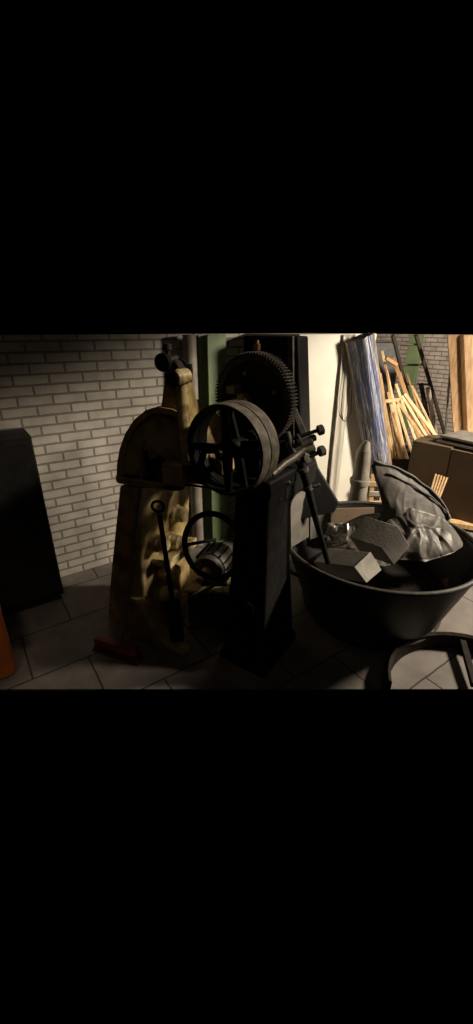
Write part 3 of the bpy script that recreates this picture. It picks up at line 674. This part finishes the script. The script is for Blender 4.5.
# wide planks leaning at the right edge
for (x0, x1, b0, b1, d, m, lb) in ((447.5, 460, 453.5, 463.5, 4.75, 'plank', 'wide brown plank, leftmost of those at the right edge'),
                                  (460.3, 463.5, 464, 467, 4.68, 'wood_b', 'narrow bright board between the two wide planks'),
                                  (463.8, 484, 467.5, 486, 4.72, 'plank', 'wide brown plank at the very right edge of view')):
    t0, t1 = at(x0, 334.8, d + .25), at(x1, 334.8, d + .2); q0, q1 = at(b0, 432, d), at(b1, 432, d - .05)
    e = lambda t, q: q + (q - t)*((q.z - .004)/(t.z - q.z))
    q0, q1 = e(t0, q0), e(t1, q1); th = Vector((.25, .97, 0))*.03
    tag(MB().hexa([q0, q1, q1 + th, q0 + th, t0, t1, t1 + th, t0 + th]).build('plank', m, None, .003), lb, 'plank', 'planks at the right edge')

# cardboard boxes
def carton(c0, c1, depth, h, label, m='card'):
    a = (c1 - c0); a.z = 0; W = a.length; a.normalize(); n = Vector((-a.y, a.x, 0)); c = (c0 + c1)/2; c.z = 0
    o = thing('cardboard_box', c + n*depth/2, label, 'box', 'cardboard boxes behind the tub')
    t = .008
    sh = MB().box(c + n*depth/2 + Z*(h/2), W/2, depth/2, h/2, a, n).build('carton', m, o, .004)
    MB().bar(c + n*depth*.5 - a*W*.02 + Z*(h + .004) - n*depth*.48, c + n*depth*.98 - a*W*.02 + Z*(h + .004), .05, .004, a).build('tape', 'sheet', sh)
    f1 = [c - a*W/2 + Z*h, c + a*W/2 + Z*h, c + a*W/2 + Z*(h + .012) + n*depth*.46, c - a*W/2 + Z*(h + .012) + n*depth*.46]
    MB().hexa(f1 + [p + Z*.006 for p in f1]).build('flap', m, o, .001)
    f2 = [c - a*W/2 + Z*h + n*depth, c + a*W/2 + Z*h + n*depth, c + a*W/2 + Z*(h + .012) + n*depth*.54, c - a*W/2 + Z*(h + .012) + n*depth*.54]
    MB().hexa(f2 + [p + Z*.006 for p in f2]).build('flap', m, o, .001)
    return o
c0 = ground(412, 512); hB = 0.80
k0 = at(412.5, 443, 4.0); k1 = at(452, 447, 3.72); k2 = at(492, 452, 3.45)
hB = (k0.z + k1.z)/2
carton(k0, k1, .42, hB, 'brown cardboard box behind the tub, left of two')
carton(k1 + (k2 - k1)*.02 + N*0, k2, .42, hB - .012, 'brown cardboard box behind the tub, cut off by right edge')
# flat boards stacked on the boxes
for i, (x, y, ln, mm) in enumerate(((0, 0, .36, 'sheet'), (.03, .02, .33, 'black'), (.01, .0, .34, 'sheet'))):
    c = (k1 + k2)/2 + D*.22 + Vector((x - .0, y + .0, 0)); z = hB + .03 + i*.026
    tag(MB().box(Vector((c.x, c.y, z)), ln, .19, .011, (-N), D).build('flat_board', mm, None, .003),
        ('lowest pale board lying flat on the cardboard boxes', 'black board between two pale boards on the boxes', 'topmost pale board lying flat on the cardboard boxes')[i], 'board', 'boards lying on the boxes')
# sheaf of thin slats leaning on the box
for i in range(5):
    p1 = at(429.5 + 2.6*i, 497 - .2*i, 3.52 - .01*i); p1.z = max(p1.z, .3)
    p0 = at(436 + 2.8*i, 474 + .9*i, 3.70 - .022*i)
    e = p1 + (p1 - p0)*((p1.z - .004)/(p0.z - p1.z)*.999); 
    tag(MB().bar(p0, e, .016, .010, Vector((.8, -.5, 0))).build('thin_slat', 'wood', None, .002), 'thin pale slat in the small sheaf leaning on the box', 'slat', 'sheaf of thin slats on the box')
# pale board on the ground by the boxes
p0, p1 = ground(440, 521, .05), ground(486, 528, .05)
tag(MB().bar(p0, p1, .05, .10, Z).build('ground_board', 'wood', None, .004), 'pale board lying on the ground before the boxes', 'board')
# small slatted pallet leaning behind the sack
pl0 = at(372, 512, 3.3); pl1 = at(392, 512, 3.3)
pz = at(372, 474, 3.42)
pal = thing('pallet', Vector(((pl0.x + pl1.x)/2, 3.3, 0)), 'small slatted pallet standing between grey pipe and plastic sack', 'pallet')
for x in (0, .5, 1):
    q = pl0.lerp(pl1, x); MB().bar(Vector((q.x, 3.30, .0)), Vector((q.x, 3.42, pz.z)), .035, .03).build('post', 'wood', pal, .003)
for i in range(6):
    z_ = .08 + .085*i
    MB().box(Vector(((pl0.x + pl1.x)/2, 3.272 + .12*z_/pz.z, z_)), (pl1.x - pl0.x)/2 + .03, .008, .022, X, Vector((0, .98, .19)), Vector((0, -.19, .98))).build('slat', 'wood_b' if i % 2 else 'tube', pal, .002)
